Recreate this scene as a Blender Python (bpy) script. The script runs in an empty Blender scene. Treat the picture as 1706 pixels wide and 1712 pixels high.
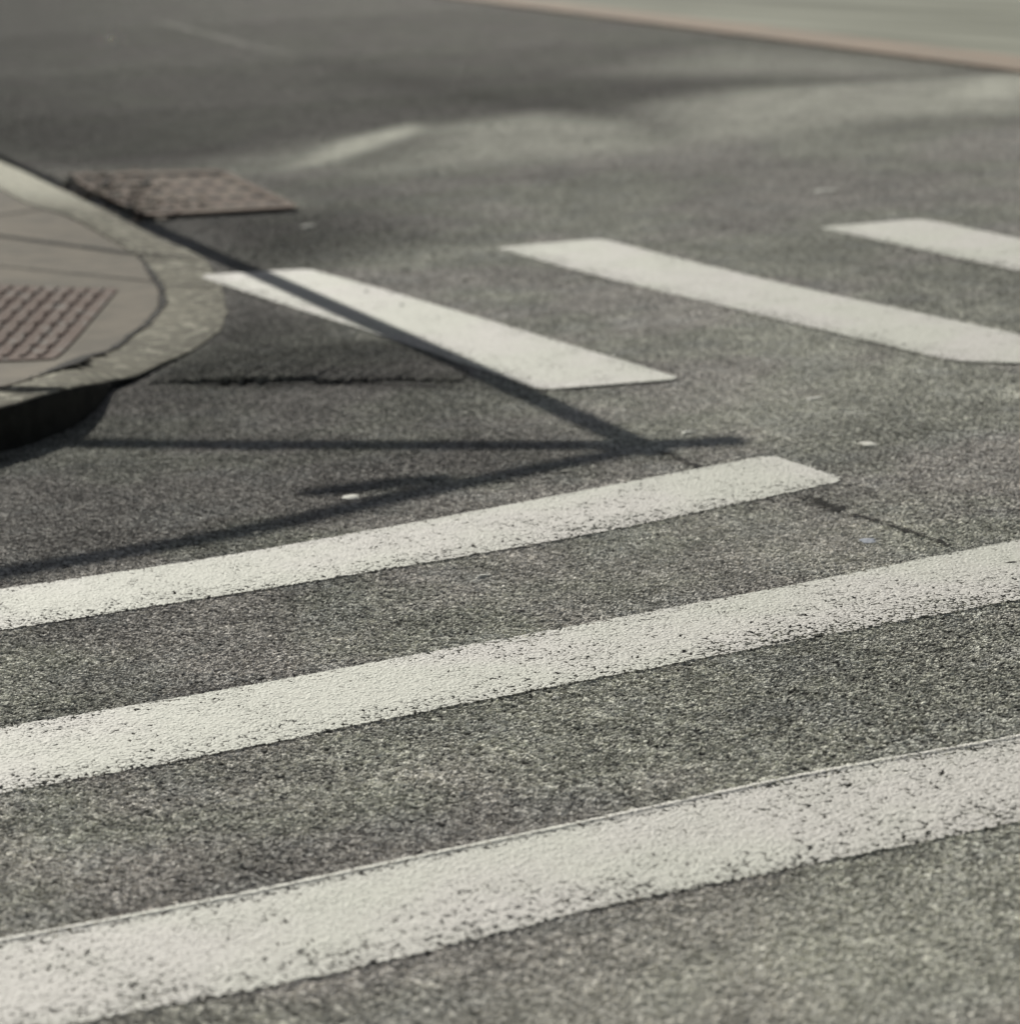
import bpy, bmesh, math, random
import numpy as np
from mathutils import Vector, Matrix

random.seed(7)
rng = np.random.default_rng(7)
scene = bpy.context.scene
col = scene.collection

# ------------------------------------------------------------------ camera
F, PITCH, ROLL, YAW, H = 4797.9, 0.2294, -0.0535, -0.4286, 1.4   # focal length in photo pixels, radians, eye height

def ray(px, py):
    x = (px - 853) / F; y = -(py - 856) / F
    c, s = math.cos(ROLL), math.sin(ROLL); x, y = c*x - s*y, s*x + c*y
    cp, sp = math.cos(PITCH), math.sin(PITCH)
    d = (x, cp + y*sp, -sp + y*cp)
    c, s = math.cos(YAW), math.sin(YAW)
    return Vector((c*d[0] - s*d[1], s*d[0] + c*d[1], d[2]))

def G(px, py, z=0.0):
    """where the photographed point (px, py) lies on the level z"""
    d = ray(px, py); k = (H - z) / -d.z
    return Vector((d.x*k, d.y*k, z))

cam = bpy.data.cameras.new("camera")
camo = bpy.data.objects.new("camera", cam); col.objects.link(camo)
fw = ray(853, 856).normalized()
rt = (ray(953, 856) - ray(853, 856)).normalized()
up = rt.cross(fw).normalized()
M = Matrix((rt, up, -fw)).transposed().to_4x4(); M.translation = (0, 0, H)
camo.matrix_world = M
cam.sensor_fit = 'HORIZONTAL'; cam.sensor_width = 36.0
cam.lens = F / 1706 * 36.0
cam.clip_start = 0.05; cam.clip_end = 2000
cam.dof.use_dof = True
cam.dof.focus_distance = 5.05
cam.dof.aperture_fstop = cam.lens / 25.0
scene.camera = camo

# ------------------------------------------------------------------ light
SUN_EL, SUN_AZ = math.radians(31.0), math.atan2(.083, .996)      # azimuth from +Y towards +X
w = bpy.data.worlds.new("World"); scene.world = w; w.use_nodes = True
nt = w.node_tree
sky = nt.nodes.new('ShaderNodeTexSky'); sky.sky_type = 'NISHITA'; sky.sun_disc = False
sky.sun_elevation = SUN_EL; sky.sun_rotation = SUN_AZ
bg = nt.nodes['Background']; hs = nt.nodes.new('ShaderNodeHueSaturation'); hs.inputs['Saturation'].default_value = .45; hs.inputs['Value'].default_value = .75     # a pale, hazy sky
nt.links.new(sky.outputs[0], hs.inputs['Color']); nt.links.new(hs.outputs[0], bg.inputs[0]); bg.inputs[1].default_value = 0.05
sl = bpy.data.lights.new("sun", 'SUN'); sl.energy = 5.0; sl.angle = math.radians(0.16); sl.color = (1, .968, .885)
slo = bpy.data.objects.new("sun", sl); col.objects.link(slo)
sd = Vector((math.sin(SUN_AZ)*math.cos(SUN_EL), math.cos(SUN_AZ)*math.cos(SUN_EL), math.sin(SUN_EL)))
slo.rotation_euler = sd.to_track_quat('Z', 'Y').to_euler(); slo.location = (0, 0, 20)
scene.view_settings.view_transform = 'Standard'
scene.view_settings.look = 'None'
scene.view_settings.exposure = 0.25
scene.view_settings.gamma = 1
scene.render.engine = 'CYCLES'
scene.cycles.feature_set = 'EXPERIMENTAL'
scene.cycles.dicing_rate = 1.0
scene.cycles.preview_dicing_rate = 1.0
scene.cycles.offscreen_dicing_scale = 12
scene.cycles.max_bounces = 4
scene.cycles.use_denoising = True

# ------------------------------------------------------------------ helpers
def tag(o, label=None, cat=None, group=None, kind=None):
    if label: o['label'] = label
    if cat: o['category'] = cat
    if group: o['group'] = group
    if kind: o['kind'] = kind
    return o

def mesh_obj(name, verts, faces, mat, parent=None, smooth=False, attrs=None, kind=None):
    me = bpy.data.meshes.new(name)
    me.from_pydata([tuple(v) for v in verts], [], faces)
    me.materials.append(mat)
    if smooth:
        me.polygons.foreach_set('use_smooth', [True]*len(me.polygons))
    for k, arr in (attrs or {}).items():
        a = me.attributes.new(k, 'FLOAT', 'POINT'); a.data.foreach_set('value', np.asarray(arr, dtype=np.float32))
    me.update()
    o = bpy.data.objects.new(name, me); col.objects.link(o)
    if parent: o.parent = parent
    if kind: o['kind'] = kind
    return o

def adaptive(o, rate=1.0):
    m = o.modifiers.new('subd', 'SUBSURF'); m.subdivision_type = 'SIMPLE'
    m.levels = 0; m.render_levels = 1
    o.cycles.use_adaptive_subdivision = True
    o.cycles.dicing_rate = rate

def resample(pts, n):
    """points of any dimension resampled by a Catmull-Rom curve, evenly along its length"""
    P = np.array(pts, float)
    P = np.vstack([2*P[0]-P[1], P, 2*P[-1]-P[-2]])
    out = []
    for i in range(1, len(P)-2):
        for t in np.linspace(0, 1, 24, endpoint=False):
            a, b, c, d = P[i-1], P[i], P[i+1], P[i+2]
            out.append(.5*((2*b) + (-a+c)*t + (2*a-5*b+4*c-d)*t*t + (-a+3*b-3*c+d)*t**3))
    out.append(P[-2]); out = np.array(out)
    L = np.r_[0, np.cumsum(np.linalg.norm(np.diff(out, axis=0), axis=1))]
    u = np.linspace(0, L[-1], n)
    return np.stack([np.interp(u, L, out[:, k]) for k in range(out.shape[1])], 1)

# ------------------------------------------------------------------ node helpers
class NT:
    def __init__(s, tree): s.t = tree
    def n(s, typ, **kw):
        nd = s.t.nodes.new(typ)
        for k, v in kw.items(): setattr(nd, k, v)
        return nd
    def put(s, sock, v):
        if isinstance(v, (int, float)):
            try: sock.default_value = v
            except TypeError: sock.default_value = (v, v, v, 1)[:len(sock.default_value)]
        elif isinstance(v, tuple): sock.default_value = v if len(v) == len(sock.default_value) else (*v, 1)
        else: s.t.links.new(v, sock)
    def m(s, op, a, b=0.0, c=0.0, clamp=False):
        nd = s.n('ShaderNodeMath', operation=op, use_clamp=clamp)
        s.put(nd.inputs[0], a); s.put(nd.inputs[1], b); s.put(nd.inputs[2], c)
        return nd.outputs[0]
    def ss(s, v, a, b, o0=0.0, o1=1.0):
        nd = s.n('ShaderNodeMapRange', interpolation_type='SMOOTHSTEP')
        s.put(nd.inputs[0], v); s.put(nd.inputs[1], a); s.put(nd.inputs[2], b); s.put(nd.inputs[3], o0); s.put(nd.inputs[4], o1)
        return nd.outputs[0]
    def noise(s, vec, scale, detail=2.0, rough=.5, out=0, dims='2D', dist=0.0):
        nd = s.n('ShaderNodeTexNoise', noise_dimensions=dims)
        s.put(nd.inputs['Vector'], vec); s.put(nd.inputs['Scale'], scale); s.put(nd.inputs['Detail'], detail)
        s.put(nd.inputs['Roughness'], rough); s.put(nd.inputs['Distortion'], dist)
        return nd.outputs[out]
    def voro(s, vec, scale, feature='F1', rand=1.0):
        nd = s.n('ShaderNodeTexVoronoi', voronoi_dimensions='2D', feature=feature)
        s.put(nd.inputs['Vector'], vec); s.put(nd.inputs['Scale'], scale); s.put(nd.inputs['Randomness'], rand)
        return nd.outputs
    def mix(s, f, a, b, blend='MIX'):
        nd = s.n('ShaderNodeMix', data_type='RGBA', blend_type=blend)
        s.put(nd.inputs[0], f); s.put(nd.inputs[6], a); s.put(nd.inputs[7], b)
        return nd.outputs[2]
    def attr(s, name):
        nd = s.n('ShaderNodeAttribute', attribute_name=name); return nd.outputs['Fac']
    def mapv(s, vec, scale=(1, 1, 1), rot=(0, 0, 0)):
        nd = s.n('ShaderNodeMapping'); s.put(nd.inputs['Vector'], vec)
        nd.inputs['Scale'].default_value = scale; nd.inputs['Rotation'].default_value = rot
        return nd.outputs[0]

def new_mat(name, disp='BUMP'):
    m = bpy.data.materials.new(name); m.use_nodes = True
    m.displacement_method = disp
    t = m.node_tree; t.nodes.clear()
    N = NT(t); out = N.n('ShaderNodeOutputMaterial')
    return m, N, out

def principled(N, color, rough=.85, spec=.3, normal=None):
    p = N.n('ShaderNodeBsdfPrincipled')
    N.put(p.inputs['Base Color'], color); N.put(p.inputs['Roughness'], rough)
    N.put(p.inputs['Specular IOR Level'], spec)
    if normal is not None: N.put(p.inputs['Normal'], normal)
    return p.outputs[0]

# shared relief of the asphalt: world xy -> height in metres, colour of stones, depth of the pits (0..1)
def stone_group():
    g = bpy.data.node_groups.new('asphalt_relief', 'ShaderNodeTree')
    for nm, ty in (('Height', 'NodeSocketFloat'), ('Pit', 'NodeSocketFloat'), ('Cell', 'NodeSocketColor'), ('XY', 'NodeSocketVector')):
        g.interface.new_socket(nm, in_out='OUTPUT', socket_type=ty)
    N = NT(g); o = N.n('NodeGroupOutput')
    geo = N.n('ShaderNodeNewGeometry')
    sep = N.n('ShaderNodeSeparateXYZ'); N.put(sep.inputs[0], geo.outputs['Position'])
    cmb = N.n('ShaderNodeCombineXYZ'); N.put(cmb.inputs[0], sep.outputs[0]); N.put(cmb.inputs[1], sep.outputs[1])
    xy = cmb.outputs[0]
    warp = N.n('ShaderNodeVectorMath', operation='MULTIPLY_ADD')
    N.put(warp.inputs[0], N.noise(xy, 60, 1, out=1)); warp.inputs[1].default_value = (.01, .01, 0); N.put(warp.inputs[2], xy)
    wv = warp.outputs[0]
    v1 = N.voro(wv, 125); v2 = N.voro(wv, 260)
    d1 = N.ss(v1['Distance'], .15, .75, 1, 0)
    d2 = N.ss(v2['Distance'], .1, .8, 1, 0)
    n1 = N.noise(xy, 45, 3, .6)
    rnd = N.n('ShaderNodeSeparateColor'); N.put(rnd.inputs[0], v1['Color'])
    h = N.m('MULTIPLY', d1, N.m('MULTIPLY_ADD', rnd.outputs[0], .7, .3))
    h = N.m('MULTIPLY_ADD', d2, .30, h)
    h = N.m('MULTIPLY_ADD', n1, 1.3, h)          # about 0.4 .. 2.2
    hn = N.ss(h, .5, 1.7)
    N.put(o.inputs['Height'], N.m('MULTIPLY', N.m('SUBTRACT', h, 1.1), .0036))
    N.put(o.inputs['Pit'], hn); N.put(o.inputs['Cell'], v1['Color']); N.put(o.inputs['XY'], xy)
    return g
RELIEF = stone_group()

def relief(N):
    nd = N.n('ShaderNodeGroup'); nd.node_tree = RELIEF; return nd.outputs

def asphalt_material(name, tint=(1, 1, 1), gain=1.0, dark=False):
    m, N, out = new_mat(name, 'BOTH')
    R = relief(N); xy = R['XY']; cell = N.n('ShaderNodeSeparateColor'); N.put(cell.inputs[0], R['Cell'])
    big = N.noise(xy, 1.1, 3, .55); mid = N.noise(xy, 4.5, 3, .6)
    warm = (.382, .364, .335, 1); cool = (.376, .374, .326, 1); blue = (.30, .302, .285, 1)
    c = N.mix(N.ss(big, .42, .58), warm, cool)
    c = N.mix(N.m('MULTIPLY', N.ss(mid, .5, .68), .45), c, blue)
    # single stones lighter or darker than the rest, dark binder in the pits
    v = N.m('MULTIPLY_ADD', N.m('POWER', cell.outputs[1], 2.0), .95, .74)
    worn = N.attr('worn') if not dark else 0.0
    v = N.m('ADD', N.m('MULTIPLY', v, N.m('SUBTRACT', 1.0, N.m('MULTIPLY', worn, .7))), N.m('MULTIPLY', worn, .7))
    vm = N.n('ShaderNodeVectorMath', operation='SCALE'); N.put(vm.inputs[0], c); N.put(vm.inputs['Scale'], v); c = vm.outputs[0]
    c = N.mix(N.ss(R['Pit'], .0, N.ss(N.noise(xy, 1.7, 3, .6), .35, .65, .28, .60), N.m('SUBTRACT', 1.0, N.m('MULTIPLY', worn, .5)), 0), c, (.022, .021, .019, 1))
    speck = N.m('MULTIPLY', N.m('GREATER_THAN', cell.outputs[2], .975), N.ss(R['Pit'], .5, .8))
    c = N.mix(N.m('MULTIPLY', speck, .6), c, (.5, .49, .45, 1))
    blot = N.m('ADD', N.ss(N.noise(xy, 2.6, 4, .62), .3, .7, -.12, .12), N.ss(N.noise(xy, 9, 3, .6), .3, .7, -.11, .11))
    tone = N.m('MULTIPLY', N.m('MULTIPLY', N.attr('tone') if not dark else 1.0, gain), N.m('ADD', N.m('MULTIPLY', blot, N.m('SUBTRACT', 1.0, N.m('MULTIPLY', worn, .6))), 1.0))
    vm = N.n('ShaderNodeVectorMath', operation='SCALE'); N.put(vm.inputs[0], c); N.put(vm.inputs['Scale'], tone); c = vm.outputs[0]
    if not dark:
        dust_sun = N.m('MULTIPLY', N.attr('dust_sun'), N.ss(mid, .25, .6, .7, 1))
        c = N.mix(dust_sun, c, (.72, .715, .625, 1))  # pale road colour, also carrying the far street's reflected sunlight
    sh = principled(N, c, .92, .15)
    N.t.links.new(sh, out.inputs[0])
    d = N.n('ShaderNodeDisplacement'); d.inputs['Midlevel'].default_value = 0; d.inputs['Scale'].default_value = 1
    N.put(d.inputs['Height'], R['Height']); N.t.links.new(d.outputs[0], out.inputs['Displacement'])
    return m

def paint_material(name, wear=0.0, groove=False):
    m, N, out = new_mat(name, 'BOTH')
    R = relief(N); xy = R['XY']
    e = N.attr('edge'); lo = N.attr('low'); hi = N.attr('high')
    n_f = N.noise(xy, 38, 3, .6); n_m = N.noise(xy, 7, 3, .6); n_b = N.noise(xy, 2.2, 2, .5)
    # the outline frays into the stones
    amp = N.ss(lo, .0, .10, .5, .18)
    er = N.m('ADD', e, N.m('MULTIPLY', N.m('ADD', N.m('MULTIPLY_ADD', n_f, .030, -.015), N.m('MULTIPLY_ADD', R['Pit'], .020, -.013)), amp))
    inside = N.m('GREATER_THAN', er, .002)
    # paint missing from the deeper pits: more of them towards the edges, least down the middle
    near = N.ss(lo, .0, .14, .27, 0); far_ = N.ss(hi, .0, .05, .16, 0)
    thr = N.m('ADD', N.m('ADD', near, far_), N.ss(n_m, .36, .72, .0, .15))
    thr = N.m('ADD', thr, N.ss(n_b, .4, .7, -.04, .12 + wear))
    if groove:
        gr = N.m('ABSOLUTE', N.m('SUBTRACT', hi, .030))
        thr = N.m('ADD', thr, N.ss(gr, .0, .012, .30, 0))
    present = N.m('GREATER_THAN', R['Pit'], thr)
    alpha = N.m('MULTIPLY', inside, present)
    dirt = N.ss(R['Pit'], .0, .4, .55, 0)
    c = N.mix(N.ss(n_b, .35, .65), (.47, .475, .42, 1), (.49, .475, .445, 1))
    c = N.mix(N.m('MULTIPLY', N.ss(n_m, .45, .8), .35), c, (.40, .405, .355, 1))
    c = N.mix(dirt, c, (.22, .21, .18, 1))
    sh = principled(N, c, .70, .25)
    tr = N.n('ShaderNodeBsdfTransparent'); mx = N.n('ShaderNodeMixShader')
    N.put(mx.inputs[0], alpha); N.t.links.new(tr.outputs[0], mx.inputs[1]); N.t.links.new(sh, mx.inputs[2])
    N.t.links.new(mx.outputs[0], out.inputs[0])
    # the paint fills low places, so its own relief is flatter
    hgt = N.m('MAXIMUM', R['Height'], -.0004)
    hgt = N.m('MULTIPLY_ADD', hgt, .20, .0006)
    if groove:
        hgt = N.m('ADD', hgt, N.ss(N.m('ABSOLUTE', N.m('SUBTRACT', hi, .012)), 0, .012, .0016, 0))
    d = N.n('ShaderNodeDisplacement'); d.inputs['Midlevel'].default_value = 0; d.inputs['Scale'].default_value = 1
    N.put(d.inputs['Height'], hgt); N.t.links.new(d.outputs[0], out.inputs['Displacement'])
    return m

def rough_material(name, c0, c1, scale=30.0, bump=.002, rough=.85, spots=None, fine=180.0, stretch=(1, 1, 1), spec=.06):
    m, N, out = new_mat(name)
    geo = N.n('ShaderNodeNewGeometry'); p = N.mapv(geo.outputs['Position'], stretch)
    a = N.noise(p, scale, 4, .6, dims='3D'); b = N.noise(p, fine, 2, .6, dims='3D'); big = N.noise(p, 2.3, 3, .6, dims='3D')
    c = N.mix(N.ss(N.m('ADD', N.m('MULTIPLY', a, .5), N.m('MULTIPLY', big, .5)), .38, .62), c0, c1)
    c = N.mix(N.ss(b, .55, .75, 0, .35), c, tuple(x*.35 for x in c0[:3]) + (1,))
    if spots: c = N.mix(N.ss(N.noise(p, 19, 3, .7, dims='3D'), .54, .60, 0, 1), c, spots)
    if name == 'kerb_concrete':
        c = N.mix(N.m('MULTIPLY', N.attr('pale_end'), N.ss(a, .3, .55, .5, 1)), c, (.52, .51, .43, 1))
    bp = N.n('ShaderNodeBump'); bp.inputs['Strength'].default_value = 1; bp.inputs['Distance'].default_value = bump
    N.put(bp.inputs['Height'], N.m('ADD', a, b))
    N.t.links.new(principled(N, c, rough, spec, bp.outputs[0]), out.inputs[0])
    return m

M_ROAD = asphalt_material('road_asphalt')
M_PATCH = asphalt_material('patch_asphalt', gain=.46, dark=True)
M_PAINT = paint_material('road_paint', wear=-.04)
M_PAINT_F = paint_material('road_paint_fresh', wear=-.16)
M_PAINT_G = paint_material('road_paint_ridged', wear=-.07, groove=True)
M_PAINT_W = paint_material('road_paint_worn', wear=.04)
M_KERB = rough_material('kerb_concrete', (.200, .190, .152, 1), (.130, .124, .100, 1), 22, .011, spots=(.34, .33, .27, 1))
M_SLAB = rough_material('pavement_concrete', (.148, .130, .104, 1), (.105, .095, .078, 1), 9, .0015)
M_RED = rough_material('red_cast_iron', (.100, .068, .056, 1), (.13, .096, .082, 1), 14, .002, spots=(.17, .155, .14, 1))
M_RUST = rough_material('rusted_cover', (.105, .076, .062, 1), (.16, .130, .106, 1), 9, .003)
M_KERB_SHADE = rough_material('shaded_kerb_face', (.020, .020, .018, 1), (.035, .035, .031, 1), 20, .003)  # near-black kerb face: its shade is put into the colour
M_DARK = rough_material('dark_gap', (.006, .006, .005, 1), (.012, .011, .010, 1), 20, .002)
M_FARPAV = rough_material('far_pavement_concrete', (.265, .27, .225, 1), (.15, .155, .127, 1), .55, .001, stretch=(1.6, .10, 1))
M_PINK = rough_material('pink_granite', (.29, .235, .19, 1), (.25, .215, .18, 1), 3, .002)
M_STEEL = rough_material('galvanised_steel', (.30, .31, .31, 1), (.22, .23, .23, 1), 8, .0005, rough=.5)
M_LAMP = rough_material('lamp_housing', (.10, .10, .10, 1), (.13, .13, .13, 1), 8, .0005, rough=.5)
M_CHIP = rough_material('pale_chip', (.62, .62, .57, 1), (.50, .49, .44, 1), 60, .002)
M_STONE = rough_material('grey_pebble', (.34, .34, .30, 1), (.24, .23, .21, 1), 60, .002)
M_BLUE = rough_material('bluish_pebble', (.34, .36, .40, 1), (.28, .30, .34, 1), 60, .002)
M_LEAF = rough_material('dry_leaf', (.030, .022, .015, 1), (.085, .062, .04, 1), 40, .002)

# ------------------------------------------------------------------ the road
def soft_poly(X, Y, poly, soft):
    """1 inside the ground polygon, fading to 0 over `soft` metres across its edge"""
    P = np.array([(p[0], p[1]) for p in poly]); n = len(P)
    d = np.full(X.shape, 1e9); ins = np.zeros(X.shape, bool)
    for i in range(n):
        ax, ay = P[i]; bx, by = P[(i+1) % n]
        ex, ey = bx-ax, by-ay
        t = np.clip(((X-ax)*ex + (Y-ay)*ey) / (ex*ex + ey*ey), 0, 1)
        d = np.minimum(d, np.hypot(X-ax-t*ex, Y-ay-t*ey))
        cr = ((ay > Y) != (by > Y)) & (X < (bx-ax)*(Y-ay)/(by-ay+1e-12) + ax)
        ins ^= cr
    sdist = np.where(ins, d, -d)
    t = np.clip(sdist/soft*.5 + .5, 0, 1)
    return t*t*(3-2*t)

def gp(*pts): return [G(*p)[:2] for p in pts]

xs = np.r_[-300, -100, -30, -10, -4, np.arange(-2, 13.01, .07), 15, 18, 25, 40, 100, 300]
ys = np.r_[-100, -30, -8, -2, 0, 1, np.arange(2, 34.01, .07), 36, 40, 50, 80, 150, 300]
X, Y = np.meshgrid(xs, ys); X = X.ravel(); Y = Y.ravel()
tone = np.full(X.shape, 1.27); dust_sun = np.zeros(X.shape)
# darker gutter and lane of the far street, ground darker towards the kerb
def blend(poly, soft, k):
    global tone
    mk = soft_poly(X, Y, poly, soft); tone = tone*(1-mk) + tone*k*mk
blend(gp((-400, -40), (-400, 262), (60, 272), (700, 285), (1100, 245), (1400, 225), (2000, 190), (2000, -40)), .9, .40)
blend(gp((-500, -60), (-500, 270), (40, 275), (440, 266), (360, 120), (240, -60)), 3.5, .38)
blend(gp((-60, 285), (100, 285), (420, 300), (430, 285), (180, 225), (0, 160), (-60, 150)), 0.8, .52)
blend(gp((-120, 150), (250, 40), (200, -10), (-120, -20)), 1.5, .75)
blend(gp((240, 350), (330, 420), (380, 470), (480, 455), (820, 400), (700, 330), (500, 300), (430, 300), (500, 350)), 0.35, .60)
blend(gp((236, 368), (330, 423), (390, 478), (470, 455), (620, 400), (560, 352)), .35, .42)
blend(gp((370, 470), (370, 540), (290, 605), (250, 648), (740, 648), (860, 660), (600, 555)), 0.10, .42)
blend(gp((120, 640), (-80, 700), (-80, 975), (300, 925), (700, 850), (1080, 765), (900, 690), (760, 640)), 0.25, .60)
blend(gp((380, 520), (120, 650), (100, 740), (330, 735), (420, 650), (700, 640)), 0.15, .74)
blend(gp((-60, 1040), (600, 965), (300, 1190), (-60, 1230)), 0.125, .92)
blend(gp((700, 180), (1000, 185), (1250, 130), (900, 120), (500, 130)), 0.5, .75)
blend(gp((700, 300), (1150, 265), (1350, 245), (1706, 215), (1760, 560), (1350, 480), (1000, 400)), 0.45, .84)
blend(gp((-60, 830), (0, 790), (120, 725), (170, 660), (60, 690), (-60, 720)), .06, .45)  # kerb's cast shadow deepened in the road colour
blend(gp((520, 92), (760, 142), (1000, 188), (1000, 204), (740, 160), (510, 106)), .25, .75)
# pale streak and band crossing the far street: reflected sunlight painted into the colour
def dust_sun_patch(poly, soft, k):
    global dust_sun
    dust_sun = np.maximum(dust_sun, soft_poly(X, Y, poly, soft)*k)
dust_sun_patch(gp((300, 300), (560, 285), (640, 262), (560, 236), (430, 262)), .5, .35)
dust_sun_patch(gp((470, 284), (560, 272), (716, 220), (690, 208), (550, 240)), 0.12, 1.0)
dust_sun_patch(gp((400, 268), (470, 290), (600, 262), (700, 220), (560, 235)), 0.5, .5)
dust_sun_patch(gp((640, 285), (1120, 250), (1110, 210), (900, 190), (720, 215)), 0.4, .62)
dust_sun_patch(gp((1120, 245), (1330, 225), (1500, 200), (1760, 190), (1760, 120), (1500, 135), (1250, 150), (1100, 175)), 0.4, .62)
dust_sun_patch(gp((1500, 175), (1760, 165), (1760, 122), (1600, 130)), 0.4, .95)
dust_sun_patch(gp((1250, 480), (1430, 530), (1400, 700), (1100, 760), (900, 700), (1150, 660), (1300, 600)), 0.175, .22)
dust_sun_patch(gp((850, 960), (1450, 850), (1650, 900), (1200, 990), (900, 1060)), 0.175, .20)
dust_sun_patch(gp((1385, 430), (1420, 440), (1470, 505), (1440, 520)), .1, .16)
dust_sun_patch(gp((1180, 380), (1230, 400), (1260, 470), (1215, 450)), .15, .12)
dust_sun_patch(gp((700, 1712), (1150, 1500), (1760, 1430), (1760, 1760), (600, 1800)), 0.175, .42)
dust_sun_patch(gp((1050, 120), (1700, 140), (1500, 100), (1200, 80)), 0.6, .35)
nx = len(xs); ny = len(ys)
faces = [(j*nx+i, j*nx+i+1, (j+1)*nx+i+1, (j+1)*nx+i) for j in range(ny-1) for i in range(nx-1)]
road = mesh_obj('road', np.stack([X, Y, np.zeros_like(X)], 1), faces, M_ROAD, attrs={'tone': tone, 'dust_sun': dust_sun, 'worn': np.clip((Y-6.5)/5.5, 0, 1)}, kind='structure')
adaptive(road)

# ------------------------------------------------------------------ painted bars
def bar(top, bot, z, mat, label, group, start=None, end=None):
    """top, bot: the two long edges as photographed points (same order); the sheet lies z above the road"""
    n = 60
    T = resample([G(*p)[:2] for p in top], n); B = resample([G(*p)[:2] for p in bot], n)
    m = 8; V = []; E = []; LO = []; HI = []; F_ = []
    Lc = np.linalg.norm(T[0]-T[-1]); wd = np.linalg.norm(T - B, axis=1)
    for i in range(n):
        for j in range(m+1):
            f = -.04 + 1.08*j/m                       # slightly past both edges
            t = i/(n-1)
            p = B[i]*(1-f) + T[i]*f
            V.append((p[0], p[1], z))
            # true width is measured square to the bar
            ax = (T[-1]-T[0])/Lc; dv = T[i]-B[i]; w = abs(ax[0]*dv[1]-ax[1]*dv[0])
            lo = f*w; hi = (1-f)*w; le = min(t, 1-t)*Lc
            E.append(min(lo, hi, le)); LO.append(lo); HI.append(hi)
    for i in range(n-1):
        for j in range(m):
            a = i*(m+1)+j; F_.append((a, a+1, a+m+2, a+m+1))
    o = mesh_obj('crosswalk_bar', V, F_, mat, attrs={'edge': E, 'low': LO, 'high': HI})
    # normals up
    if o.data.polygons[0].normal.z < 0:
        o.data.flip_normals()
    adaptive(o)
    return tag(o, label, 'road marking', group)

NG = 'long white bars of the near crosswalk'; FG = 'white bars of the far crosswalk'
bar([(-260, 1022), (0, 987), (340, 937), (600, 892), (850, 846), (1290, 762)],
    [(-260, 1100), (0, 1057), (300, 1010), (600, 962), (1000, 893), (1420, 805)], .0030, M_PAINT,
    'long white crosswalk bar ending in a point just below the crossing pole shadow', NG)
bar([(-260, 1268), (0, 1219), (349, 1160), (700, 1096), (1200, 1004), (1497, 946), (1740, 897)],
    [(-260, 1378), (0, 1330), (400, 1256), (700, 1195), (1200, 1099), (1706, 1005), (1900, 968)], .0030, M_PAINT_W,
    'middle one of the three long white bars, pinkish white and freckled with pores', NG)
bar([(-260, 1622), (0, 1572), (349, 1506), (700, 1432), (1000, 1369), (1352, 1294), (1706, 1230), (1950, 1180)],
    [(-260, 1800), (164, 1708), (410, 1662), (700, 1598), (1000, 1522), (1352, 1450), (1706, 1377), (2100, 1290)], .0030, M_PAINT_G,
    'widest long white bar in the foreground with a raised ridge along its far edge', NG)
bar([(1145, 637), (1016, 598), (688, 500), (517, 452)], [(903, 656), (760, 608), (641, 566), (500, 521), (325, 463)], .0055, M_PAINT_F,
    'white crosswalk bar crossed lengthwise by the pole shadow, its tip on the kerb', FG)
bar([(1950, 618), (1706, 562), (1300, 474), (1004, 401)], [(1592, 607), (1300, 537), (1016, 469), (826, 417)], .0050, M_PAINT_F,
    'white crosswalk bar in clear sun, second bar from the kerb corner', FG)
bar([(2200, 505), (1706, 401), (1542, 368)], [(2050, 533), (1706, 457), (1364, 383)], .0050, M_PAINT_F,
    'short visible end of the white bar farthest from the kerb corner', FG)

# ------------------------------------------------------------------ kerb and pavement
outer_px = [(43, 287, .09), (98, 313, .075), (184, 354, .045), (263, 394, .022), (328, 423, .010), (358, 449, .006), (374, 482, .004),
            (379, 525, .004), (364, 555, .005), (328, 581, .007), (289, 600, .010), (230, 625, .018), (184, 635, .035), (148, 641, .082),
            (98, 651, .108), (33, 673, .112), (0, 681, .112)]
inner_px = [(0, 313, .10), (49, 341, .085), (115, 361, .065), (177, 394, .035), (227, 423, .016), (240, 436, .012), (259, 466, .010),
            (271, 486, .010), (269, 515, .010), (243, 545, .011), (217, 564, .014), (184, 587, .022), (138, 600, .045), (85, 623, .085), (0, 650, .11)]
def world3(l):
    return [tuple(G(x, y, z)[:2]) + (z,) for x, y, z in l]
O = world3(outer_px); I = world3(inner_px)
O = [(3.80, 60, .11), (3.72, 25, .11), (3.66, 16, .11)] + O + [(1.2, 6.45, .112), (.2, 6.2, .112), (-3, 6.1, .112), (-30, 6.1, .112)]
I = [(3.50, 60, .11), (3.42, 25, .11), (3.36, 16, .11)] + I + [(1.05, 6.72, .112), (.2, 6.5, .112), (-3, 6.4, .112), (-30, 6.4, .112)]
def dens(pts, mid, n):
    """resample the middle (visible) run densely, keep the far ends as they are"""
    a, b = mid
    return np.vstack([np.array(pts[:a]), resample(pts[a:len(pts)-b], n), np.array(pts[len(pts)-b:])])
NK = 260
Oc = dens(O, (3, 4), NK); Ic = dens(I, (3, 4), NK)
wob = np.interp(np.arange(NK), np.arange(0, NK, 5), rng.normal(0, .005, len(range(0, NK, 5))))
nrm = Oc[3:3+NK, :2] - Ic[3:3+NK, :2]; nrm /= np.linalg.norm(nrm, axis=1)[:, None]
Oc[3:3+NK, :2] += nrm*wob[:, None]
V = []; F_ = []; prof = 8
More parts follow.
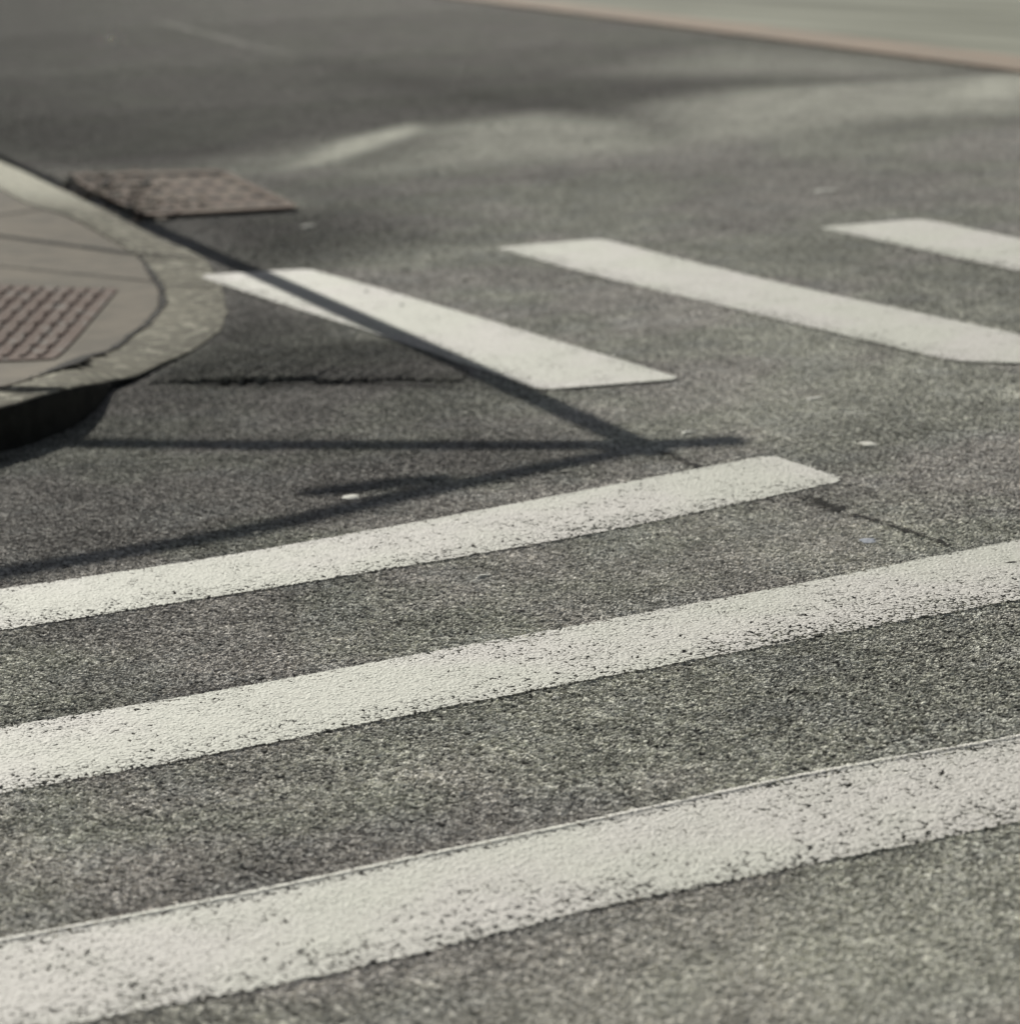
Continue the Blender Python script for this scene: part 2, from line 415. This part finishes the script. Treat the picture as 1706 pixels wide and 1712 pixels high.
for a, b in zip(Oc, Ic):
    z0, z1 = a[2], b[2]; dx = np.array([b[0]-a[0], b[1]-a[1]]); L = np.linalg.norm(dx); dx = dx/L
    r = min(.018, z0*.8)
    st = [(-.004, -.03), (-.002, z0*.5-.001), (0.0, z0-r), (r*.3, z0-r*.3), (r, z0), (L*.4, z0*.6+z1*.4), (L-.012, z1+.0015), (L-.004, z1-.004), (L, -.03)]
    for s, z in st: V.append((a[0]+dx[0]*s, a[1]+dx[1]*s, z))
k = 9
for i in range(len(Oc)-1):
    for j in range(k-1):
        q = i*k+j; F_.append((q, q+k, q+k+1, q+1))
wp = [min(max((v[1]-10.9)/.9, 0), 1) for v in V]  # kerb paler towards its far end
kerb = mesh_obj('kerb', V, F_, M_KERB, smooth=True, kind='structure', attrs={'pale_end': wp})
kerb.data.materials.append(M_KERB_SHADE)
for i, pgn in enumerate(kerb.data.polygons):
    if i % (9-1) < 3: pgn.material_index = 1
kerb.data.update()

# pavement surface behind the kerb: rows run level towards -x
Yi = Ic[:, 1]; order = np.argsort(Yi)
def edge_at(y):
    return np.interp(y, Yi[order], Ic[order, 0]), np.interp(y, Yi[order], Ic[order, 2])
def zside(x, y):
    ex, ez = edge_at(y); t = min(max((ex-x)/1.6, 0), 1); t = t*t*(3-2*t)
    return ez*(1-t) + .112*t
V = []; F_ = []
ds = [.012, .03, .08, .15, .25, .4, .6, .8, 1.0, 1.3, 1.6, 2.5, 5, 30]
rows = np.r_[Ic[:3+NK+1]]
for p in rows:
    V.append((p[0]-.012*1, p[1]+.004, -.02))
    for d in ds: V.append((p[0]-d, p[1]+.004, zside(p[0]-d, p[1])))
k = len(ds)+1
for i in range(len(rows)-1):
    for j in range(k-1):
        q = i*k+j; F_.append((q, q+1, q+k+1, q+k))
pav = mesh_obj('pavement', V, F_, M_SLAB, smooth=False, kind='structure')

def ribbon(name, pts, width, mat, lift=.003, ragged=.3, z=None, n=60, kind='structure', taper=True):
    """a narrow ragged sheet following ground points: an open joint or crack"""
    P = resample(pts, n); V = []; F_ = []
    for i in range(n):
        a = P[max(i-1, 0)]; b = P[min(i+1, n-1)]; t = (b-a)[:2]; t = t/np.linalg.norm(t); nn = np.array([-t[1], t[0]])
        wv = width*(1 + ragged*rng.normal())*(min(1, 6*i/n+.1, 6*(n-1-i)/n+.1) if taper else 1)
        off = rng.normal()*width*ragged*.6
        for s in (-.5, .5):
            p = P[i][:2] + nn*(s*max(wv, width*.15)+off)
            zz = (zside(*p) if z is None else z) + lift
            V.append((p[0], p[1], zz))
    for i in range(n-1): F_.append((2*i, 2*i+2, 2*i+3, 2*i+1))
    o = mesh_obj(name, V, F_, mat, kind=kind)
    if o.data.polygons[0].normal.z < 0: o.data.flip_normals()
    return o
def gz(px, py, z): return tuple(G(px, py, z)[:2])
def gs(px, py):
    z = .05
    for _ in range(12): p = G(px, py, z); z = .5*z + .5*zside(p.x, p.y)
    return (p.x, p.y)
def line_px(x0, y0, x1, y1, n=9): return [gs(x0+(x1-x0)*i/(n-1), y0+(y1-y0)*i/(n-1)) for i in range(n)]
ribbon('pavement_joint', line_px(-30, 391, 226, 425), .034, M_DARK, .003, .1, taper=False)
ribbon('pavement_joint', line_px(-30, 443, 255, 471), .012, M_DARK, .003, .1, taper=False)
ribbon('pavement_joint', line_px(-30, 366, 72, 350), .012, M_DARK, .003, .1, taper=False)
ribbon('kerb_joint', [gz(229, 424, .016), gz(280, 430, .012), gz(334, 436, .007)], .024, M_DARK, .006, .2, z=.013, n=24)
ribbon('kerb_joint', [gz(274, 478, .012), gz(320, 480, .008), gz(362, 482, .006)], .014, M_DARK, .005, .2, z=.009, n=24)
# the open gap between slab and kerb
ribbon('pavement_gap', [gz(x, y, z) for x, y, z in inner_px[4:]], .018, M_DARK, .006, .4, n=150)
ribbon('pavement_gap', [gz(184, 587, .022), gz(150, 598, .04), gz(110, 612, .07), gz(84, 624, .085)], .045, M_DARK, .006, .35, n=50)

# ------------------------------------------------------------------ tactile plate with ribs, let into the ramp
tac = bpy.data.objects.new('tactile_plate', None); col.objects.link(tac)
c0 = Vector((*gz(197, 480, .022), 0)); c1 = Vector((*gz(88, 596, .045), 0))
rib_dir = (c1 - c0); Lr = rib_dir.length; rib_dir.normalize()
c2 = Vector((*gz(-20, 468, .06), 0)); side = (c2 - c0); Ls = 1.25; side.normalize()
tac.location = (c0.x, c0.y, zside(c0.x, c0.y))
tag(tac, 'reddish ribbed tactile plate set in the pavement ramp at the kerb corner', 'tactile paving')
def local(o, p): return Vector(p) - Vector(o.location)
n1, n2 = 14, 14; V = []; F_ = []
for i in range(n1+1):
    for j in range(n2+1):
        p = c0 + rib_dir*(Lr*i/n1) + side*(Ls*j/n2); V.append(local(tac, (p.x, p.y, zside(p.x, p.y)+.006)))
for i in range(n1):
    for j in range(n2):
        q = i*(n2+1)+j; F_.append((q, q+1, q+n2+2, q+n2+1))
pl = mesh_obj('plate', V, F_, M_RED, tac)
if pl.data.polygons[0].normal.z < 0: pl.data.flip_normals()
V = []; F_ = []
s = .05; 
while s < Ls-.03:
    t = .03
    while t < Lr-.12:
        ln = .17; wdt = .012; hh = .009
        base = len(V)
        for (a, b, c_) in ((0, -wdt, 0), (ln, -wdt, 0), (ln, wdt, 0), (0, wdt, 0), (.012, -wdt*.5, hh), (ln-.012, -wdt*.5, hh), (ln-.012, wdt*.5, hh), (.012, wdt*.5, hh)):
            p = c0 + rib_dir*(t+a) + side*(s+b)
            V.append(local(tac, (p.x, p.y, zside(p.x, p.y)+.0045+c_)))
        F_ += [tuple(base+i for i in f) for f in ((4, 5, 6, 7), (0, 1, 5, 4), (1, 2, 6, 5), (2, 3, 7, 6), (3, 0, 4, 7))]
        t += .20
    s += .052
rb = mesh_obj('ribs', V, F_, M_RED, tac)
bm = bmesh.new(); bm.from_mesh(rb.data); bmesh.ops.recalc_face_normals(bm, faces=bm.faces); bm.to_mesh(rb.data); bm.free()

# ------------------------------------------------------------------ studded rusty drain cover beside the kerb
dr = bpy.data.objects.new('drain_cover', None); col.objects.link(dr)
q = [G(118, 300), G(370, 293), G(492, 352), G(236, 366)]
dr.location = q[3]
tag(dr, 'rusty studded iron drain cover lying in the road beside the kerb', 'drain cover')
V = []; F_ = []; n1, n2 = 20, 10
def quad(u, v): return (q[0]*(1-u)+q[1]*u)*(1-v) + (q[3]*(1-u)+q[2]*u)*v
zc = .012
top = [quad(*uv) for uv in ((0, 0), (1, 0), (1, 1), (0, 1))]
V = [local(dr, (p.x, p.y, zc)) for p in top] + [local(dr, (p.x, p.y, -.01)) for p in top]
F_ = [(0, 1, 2, 3), (0, 4, 5, 1), (1, 5, 6, 2), (2, 6, 7, 3), (3, 7, 4, 0)]
o = mesh_obj('plate', V, F_, M_RUST, dr)
bm = bmesh.new(); bm.from_mesh(o.data); bmesh.ops.recalc_face_normals(bm, faces=bm.faces); bm.to_mesh(o.data); bm.free()
for a in range(7):
    for b in range(5):
        V = []; F_ = []
        p = quad((a+.6)/7.2, (b+.5)/5); r0 = .034; base = len(V)
        for kk in range(10):
            th = kk*math.tau/10; V.append(local(dr, (p.x+r0*math.cos(th), p.y+r0*1.6*math.sin(th), zc+.0025)))
        F_.append(tuple(range(base, base+10)))
        mesh_obj('drain_hole', V, F_, M_DARK, dr)
V = []; F_ = []
for u in (0, 1):
    base = len(V)
    for vv, su in ((0, -1), (1, -1), (1, 1), (0, 1)):
        p = quad(u+su*.03, vv); V.append(local(dr, (p.x, p.y, zc+.006)))
    F_.append((base, base+1, base+2, base+3))
for v_ in (0, 1):
    base = len(V)
    for uu, sv in ((0, -1), (1, -1), (1, 1), (0, 1)):
        p = quad(uu, v_+sv*.04); V.append(local(dr, (p.x, p.y, zc+.009)))
    F_.append((base, base+1, base+2, base+3))
mesh_obj('frame', V, F_, M_RUST, dr)

# ------------------------------------------------------------------ asphalt patch by the corner with its broken edge
n = 90; V = []; F_ = []
A = np.array(gz(250, 643, 0)); Bp = np.array(gz(770, 638, 0)); mcols = 12
ax = (Bp-A)/np.linalg.norm(Bp-A); pr = np.array([-ax[1], ax[0]])
if pr[1] < 0: pr = -pr
for i in range(n):
    f = i/(n-1); base = A*(1-f)+Bp*f
    taper = min(1, f*4, (1-f)*2.2)
    rag = rng.normal()*.010 + .014*math.sin(f*17) + .01*math.sin(f*41)
    z = .004 + .013*taper*(1+.25*rng.normal())
    p = base + pr*(rag-.003); V.append((p[0], p[1], -.004))
    for j in range(mcols):
        t = j/(mcols-1); p = base + pr*(rag*(1-t) + t*(.62*math.sin(math.pi*min(max(f*.9+.06, 0), 1))+.05))
        V.append((p[0], p[1], (z*(1-t) + .0045*t) if j < mcols-1 else -.004))
k = mcols+1
for i in range(n-1):
    for j in range(k-1):
        qd = i*k+j; F_.append((qd, qd+k, qd+k+1, qd+1))
patch = mesh_obj('asphalt_patch', V, F_, M_PATCH, kind='structure')
if patch.data.polygons[5].normal.z < 0: patch.data.flip_normals()
adaptive(patch)
ribbon('road_crack', [gz(x, y, 0) for x, y in ((330, 645), (420, 644), (520, 642), (620, 641), (700, 645), (760, 648))], .030, M_DARK, .0035, .5, z=0, n=110)
ribbon('road_crack', [gz(x, y, 0) for x, y in ((1098, 755), (1130, 766), (1165, 780), (1200, 790))], .010, M_DARK, .0035, .6, z=0, n=60)
ribbon('road_crack', [gz(x, y, 0) for x, y in ((1345, 832), (1372, 842), (1395, 852), (1412, 857))], .024, M_DARK, .0035, .7, z=0, n=50)
ribbon('road_crack', [gz(x, y, 0) for x, y in ((1420, 860), (1450, 868), (1475, 875))], .010, M_DARK, .0035, .7, z=0, n=40)
ribbon('road_crack', [gz(x, y, 0) for x, y in ((1478, 875), (1500, 884), (1520, 890), (1545, 897), (1600, 918))], .010, M_DARK, .0035, .7, z=0, n=70)

ribbon('road_seam', [gz(x, y, 0) for x, y in ((255, 34), (330, 54), (420, 78), (500, 94))], .07, M_PATCH, .004, .25, z=0, n=60)
# ------------------------------------------------------------------ opposite side of the street
a = G(560, -27); b = G(760, 0); c = G(1706, 124); d = G(2400, 214)
L = [a*4-b*3, a, b, c, d, d*4-c*3]; L[0].z = 0; L[-1].z = 0
def strip(name, off0, off1, z, mat):
    V = []; F_ = []
    for i, p in enumerate(L):
        t = (L[min(i+1, 5)] - L[max(i-1, 0)]).normalized(); nn = Vector((-t.y, t.x, 0))
        if nn.x < 0: nn = -nn
        V += [tuple(p+nn*off0+Vector((0, 0, -.02))), tuple(p+nn*off0+Vector((0, 0, z))), tuple(p+nn*off1+Vector((0, 0, z))), tuple(p+nn*off1+Vector((0, 0, -.02)))]
    for i in range(5):
        for j in range(3): F_.append((4*i+j, 4*i+j+1, 4*i+j+5, 4*i+j+4))
    o = mesh_obj(name, V, F_, mat, kind='structure')
    bm = bmesh.new(); bm.from_mesh(o.data); bmesh.ops.recalc_face_normals(bm, faces=bm.faces)
    if sum(f.normal.z*f.calc_area() for f in bm.faces) < 0: bmesh.ops.reverse_faces(bm, faces=bm.faces)
    bm.to_mesh(o.data); bm.free()
    return o
strip('kerb', 0, .42, .022, M_PINK)
strip('pavement', .425, 40, .018, M_FARPAV)

# ------------------------------------------------------------------ pebbles, chips and gutter litter
def lump(name, px, py, w_px, hgt, mat, label, cat, group=None, flat=.6, z=0.0, seed=0):
    p = G(px, py, z); dist = (p-Vector((0, 0, H))).length
    rad = w_px/2/(F/dist)
    bm = bmesh.new(); bmesh.ops.create_icosphere(bm, subdivisions=3, radius=1)
    r_ = random.Random(seed+int(px)); ph = [r_.uniform(0, 6) for _ in range(6)]
    for v in bm.verts:
        k = 1 + .18*math.sin(3*v.co.x+ph[0]) + .15*math.sin(4*v.co.y+ph[1]) + .1*math.sin(5*v.co.z+ph[2]+3*v.co.x) + r_.uniform(-.04, .04)
        v.co = Vector((v.co.x*rad*k, v.co.y*rad*flat*k, v.co.z*hgt*.65*k))
    me = bpy.data.meshes.new(name); bm.to_mesh(me); bm.free(); me.materials.append(mat)
    o = bpy.data.objects.new(name, me); col.objects.link(o)
    o.location = (p.x, p.y, z+hgt*.3); o.rotation_euler = (0, 0, math.radians(-24) + r_.uniform(-.4, .4))
    return tag(o, label, cat, group)
PG = 'small pale pebbles and chips lying on the asphalt'
lump('paper_scrap', 1382, 320, 32, .009, M_CHIP, 'pale scrap lying on the asphalt beyond the two farthest bars', 'scrap', PG, 1.0)
lump('paint_chip', 1453, 744, 34, .006, M_CHIP, 'flat white chip on the asphalt to the upper right of the pointed bar end', 'chip', PG, .9)
lump('pebble', 1152, 725, 24, .007, M_CHIP, 'pale pebble just above the tip of the thin horizontal shadow', 'pebble', PG)
lump('pebble', 1362, 668, 26, .006, M_CHIP, 'pale pebble on open asphalt below the second far crosswalk bar', 'pebble', PG)
lump('pebble', 585, 832, 34, .004, M_CHIP, 'pale flat pebble lying under the short lens-shaped shadow', 'pebble', PG, .8)
lump('pebble', 430, 893, 22, .005, M_STONE, 'small grey pebble between the slanting thin shadow and the near crosswalk', 'pebble', PG)
lump('pebble', 946, 790, 22, .006, M_STONE, 'grey pebble just below where the slanting thin shadow nears the pole shadow', 'pebble', PG)
lump('pebble', 810, 964, 20, .006, M_CHIP, 'whitish pebble on asphalt just below the pointed near crosswalk bar', 'pebble', PG)
lump('pebble', 866, 1023, 22, .005, M_STONE, 'flat grey pebble halfway between the pointed bar and the middle long bar', 'pebble', PG)
lump('pebble', 932, 1168, 16, .004, M_CHIP, 'tiny white pebble touching the lower edge of the middle long bar', 'pebble', PG)
lump('pebble', 546, 1301, 20, .004, M_STONE, 'grey pebble on asphalt between the middle and foreground long bars', 'pebble', PG)
lump('pebble', 1160, 1180, 18, .004, M_STONE, 'pale grit stone in the dark coarse asphalt under the middle long bar', 'pebble', PG)
lump('pebble', 1452, 905, 34, .004, M_BLUE, 'flat bluish pebble below the road crack beside the middle long bar', 'pebble', PG, .8)
lump('pebble', 516, 381, 22, .012, M_CHIP, 'whitish pebble on dark asphalt just below the drain cover corner', 'pebble', PG)
lump('pebble', 676, 400, 14, .010, M_STONE, 'pale pebble on asphalt midway between drain cover and second far bar', 'pebble', PG)
lump('pebble', 382, 417, 16, .010, M_STONE, 'grey pebble in the gutter where the pole shadow meets the kerb', 'pebble', PG)
lump('pebble', 422, 428, 14, .009, M_STONE, 'small pebble in the gutter just above the shaded end of the nearest far bar', 'pebble', PG)
lump('pebble', 352, 655, 8, .006, M_CHIP, 'tiny pale pebble just below the broken edge of the dark asphalt patch', 'pebble', PG)
lump('pebble', 296, 861, 16, .004, M_STONE, 'small pebble on asphalt above the slanting thin shadow', 'pebble', PG)
lump('glass_bead', 1578, 1523, 6, .003, M_CHIP, 'tiny bright glass bead on the foreground asphalt', 'bead', PG, 1)
lump('dark_stone', 1690, 943, 22, .005, M_DARK, 'dark stone pressed into the end of the middle long bar', 'stone', PG, .5)

bm = bmesh.new()
for i in range(420):
    if i < 200: px, py = random.gauss(560, 130), random.gauss(395, 45)
    elif i < 270: px, py = random.gauss(330, 60), random.gauss(600, 40)
    else: px, py = random.uniform(0, 1706), random.uniform(500, 1712)
    p = G(px, py); r_ = random.uniform(.0022, .0055) if i >= 200 else random.uniform(.004, .010)
    m4 = Matrix.Translation((p.x, p.y, r_*.5)) @ Matrix.Rotation(random.uniform(0, 6), 4, 'Z') @ Matrix.Diagonal((r_, r_*random.uniform(.5, 1), r_*.6, 1))
    bmesh.ops.create_icosphere(bm, subdivisions=1, radius=1, matrix=m4)
me = bpy.data.meshes.new('grit'); bm.to_mesh(me); bm.free(); me.materials.append(M_STONE)
go = bpy.data.objects.new('grit', me); col.objects.link(go)
tag(go, 'fine pale grit scattered over the asphalt by the kerb', 'grit', None, 'stuff')
V = []; F_ = []
for i in range(190):
    f = random.random(); base = np.array(gz(118+(236-118)*f, 302+(366-302)*f + random.gauss(0, 5), 0))
    p = base + rng.normal(0, [.12, .2]) + np.array([.04, 0]); s = random.uniform(.010, .030); th = random.uniform(0, 6.3); b0 = len(V)
    for kk, (u, v) in enumerate(((-1, -.6), (.2, -.8), (1, 0), (.3, .7), (-.9, .6))):
        V.append((p[0]+s*(u*math.cos(th)-v*math.sin(th)), p[1]+s*1.5*(u*math.sin(th)+v*math.cos(th)), .016+random.uniform(0, .014)))
    F_.append((b0, b0+1, b0+2, b0+3, b0+4))
tag(mesh_obj('dead_leaves', V, F_, M_LEAF), 'dark dead leaves drifted along the kerb side of the drain cover', 'leaves', None, 'stuff')
for x, y, s_, lb in ((120, 303, 14, 'round pale stone among the leaves at the far end of the drain cover'), (243, 311, 20, 'largest pale stone lying on the drain cover among leaves'),
                     (216, 352, 14, 'pale stone at the near kerb-side corner of the drain cover'), (176, 312, 14, 'pale stone between two others in the leaf drift')):
    lump('stone', x, y, s_, .024, M_STONE, lb, 'stone', 'pale stones in the leaf drift by the drain', 1, z=.016)

# ------------------------------------------------------------------ street pole outside the frame; its arms throw the long shadows
SH = Vector((-sd.x/sd.z, -sd.y/sd.z, 0))            # shadow offset per metre of height
tipg = G(1085, 751); HP = 5.8
base = tipg - SH*HP
def tube(name, p0, p1, r0, r1, mat, parent, seg=20):
    p0, p1 = Vector(p0), Vector(p1); ax = (p1-p0).normalized(); q_ = ax.to_track_quat('Z', 'Y')
    V = []; F_ = []
    for p, r in ((p0, r0), (p1, r1)):
        for kk in range(seg):
            th = kk*math.tau/seg; V.append(tuple(p + q_ @ Vector((r*math.cos(th), r*math.sin(th), 0)) - parent.location))
    for kk in range(seg): F_.append((kk, (kk+1) % seg, seg+(kk+1) % seg, seg+kk))
    F_ += [tuple(range(seg))[::-1], tuple(range(seg, 2*seg))]
    return mesh_obj(name, V, F_, mat, parent, smooth=False)
pole = bpy.data.objects.new('street_lamp', None); col.objects.link(pole); pole.location = (base.x, base.y, 0)
tag(pole, 'tall steel street lamp beyond the kerb throwing the thick shadow and two thin arm shadows', 'street lamp')
tube('pole', (base.x, base.y, 0), (base.x, base.y, HP+.03), .048, .043, M_STEEL, pole)
tube('base_flange', (base.x, base.y, .0), (base.x, base.y, .16), .13, .11, M_STEEL, pole)
def aloft(px, py, z):                               # the point at height z whose shadow falls at (px, py)
    return G(px, py) - SH*z + Vector((0, 0, z))
def arm(pts, r0, r1):
    P = [aloft(x, y, z) for x, y, z in pts]
    for i in range(len(P)-1):
        f0 = i/(len(P)-1); f1 = (i+1)/(len(P)-1)
    V = []; F_ = []; seg = 12; C = resample([tuple(p) for p in P], 30)
    for i in range(30):
        t = Vector(C[min(i+1, 29)]-C[max(i-1, 0)]).normalized(); q_ = t.to_track_quat('Z', 'Y'); r = r0+(r1-r0)*i/29
        for kk in range(seg):
            th = kk*math.tau/seg; V.append(tuple(Vector(C[i]) + q_ @ Vector((r*math.cos(th), r*math.sin(th), 0)) - pole.location))
    for i in range(29):
        for kk in range(seg): F_.append((i*seg+kk, i*seg+(kk+1) % seg, (i+1)*seg+(kk+1) % seg, (i+1)*seg+kk))
    F_ += [tuple(range(seg))[::-1], tuple(range(29*seg, 30*seg))]
    return mesh_obj('arm', V, F_, M_STEEL, pole, smooth=True)
arm([(1240, 736, HP), (1085, 744, HP), (700, 745, HP), (430, 744, HP), (100, 741, HP), (-400, 730, HP)], .032, .033)
arm([(1095, 748, HP), (1000, 765, HP), (690, 826, HP), (430, 884, HP), (100, 942, HP), (-300, 1005, HP)], .027, .030)
def pod(name, px, py, z, lx, ly, lz, rot):
    p = aloft(px, py, z); bm = bmesh.new(); bmesh.ops.create_uvsphere(bm, u_segments=24, v_segments=14, radius=1)
    for v in bm.verts: v.co = Vector((math.copysign(abs(v.co.x)**.8, v.co.x)*lx, v.co.y*ly, v.co.z*lz*(1 if v.co.z > 0 else .6)))
    me = bpy.data.meshes.new(name); bm.to_mesh(me); bm.free(); me.materials.append(M_LAMP)
    o = bpy.data.objects.new(name, me); col.objects.link(o); o.parent = pole
    o.location = p - pole.location; o.rotation_euler = (0, 0, rot)
pod('lamp_head', 628, 811, HP-.06, .19, .042, .03, math.radians(-8))
pod('bracket', 430, 744, HP, .11, .045, .04, math.radians(-38))
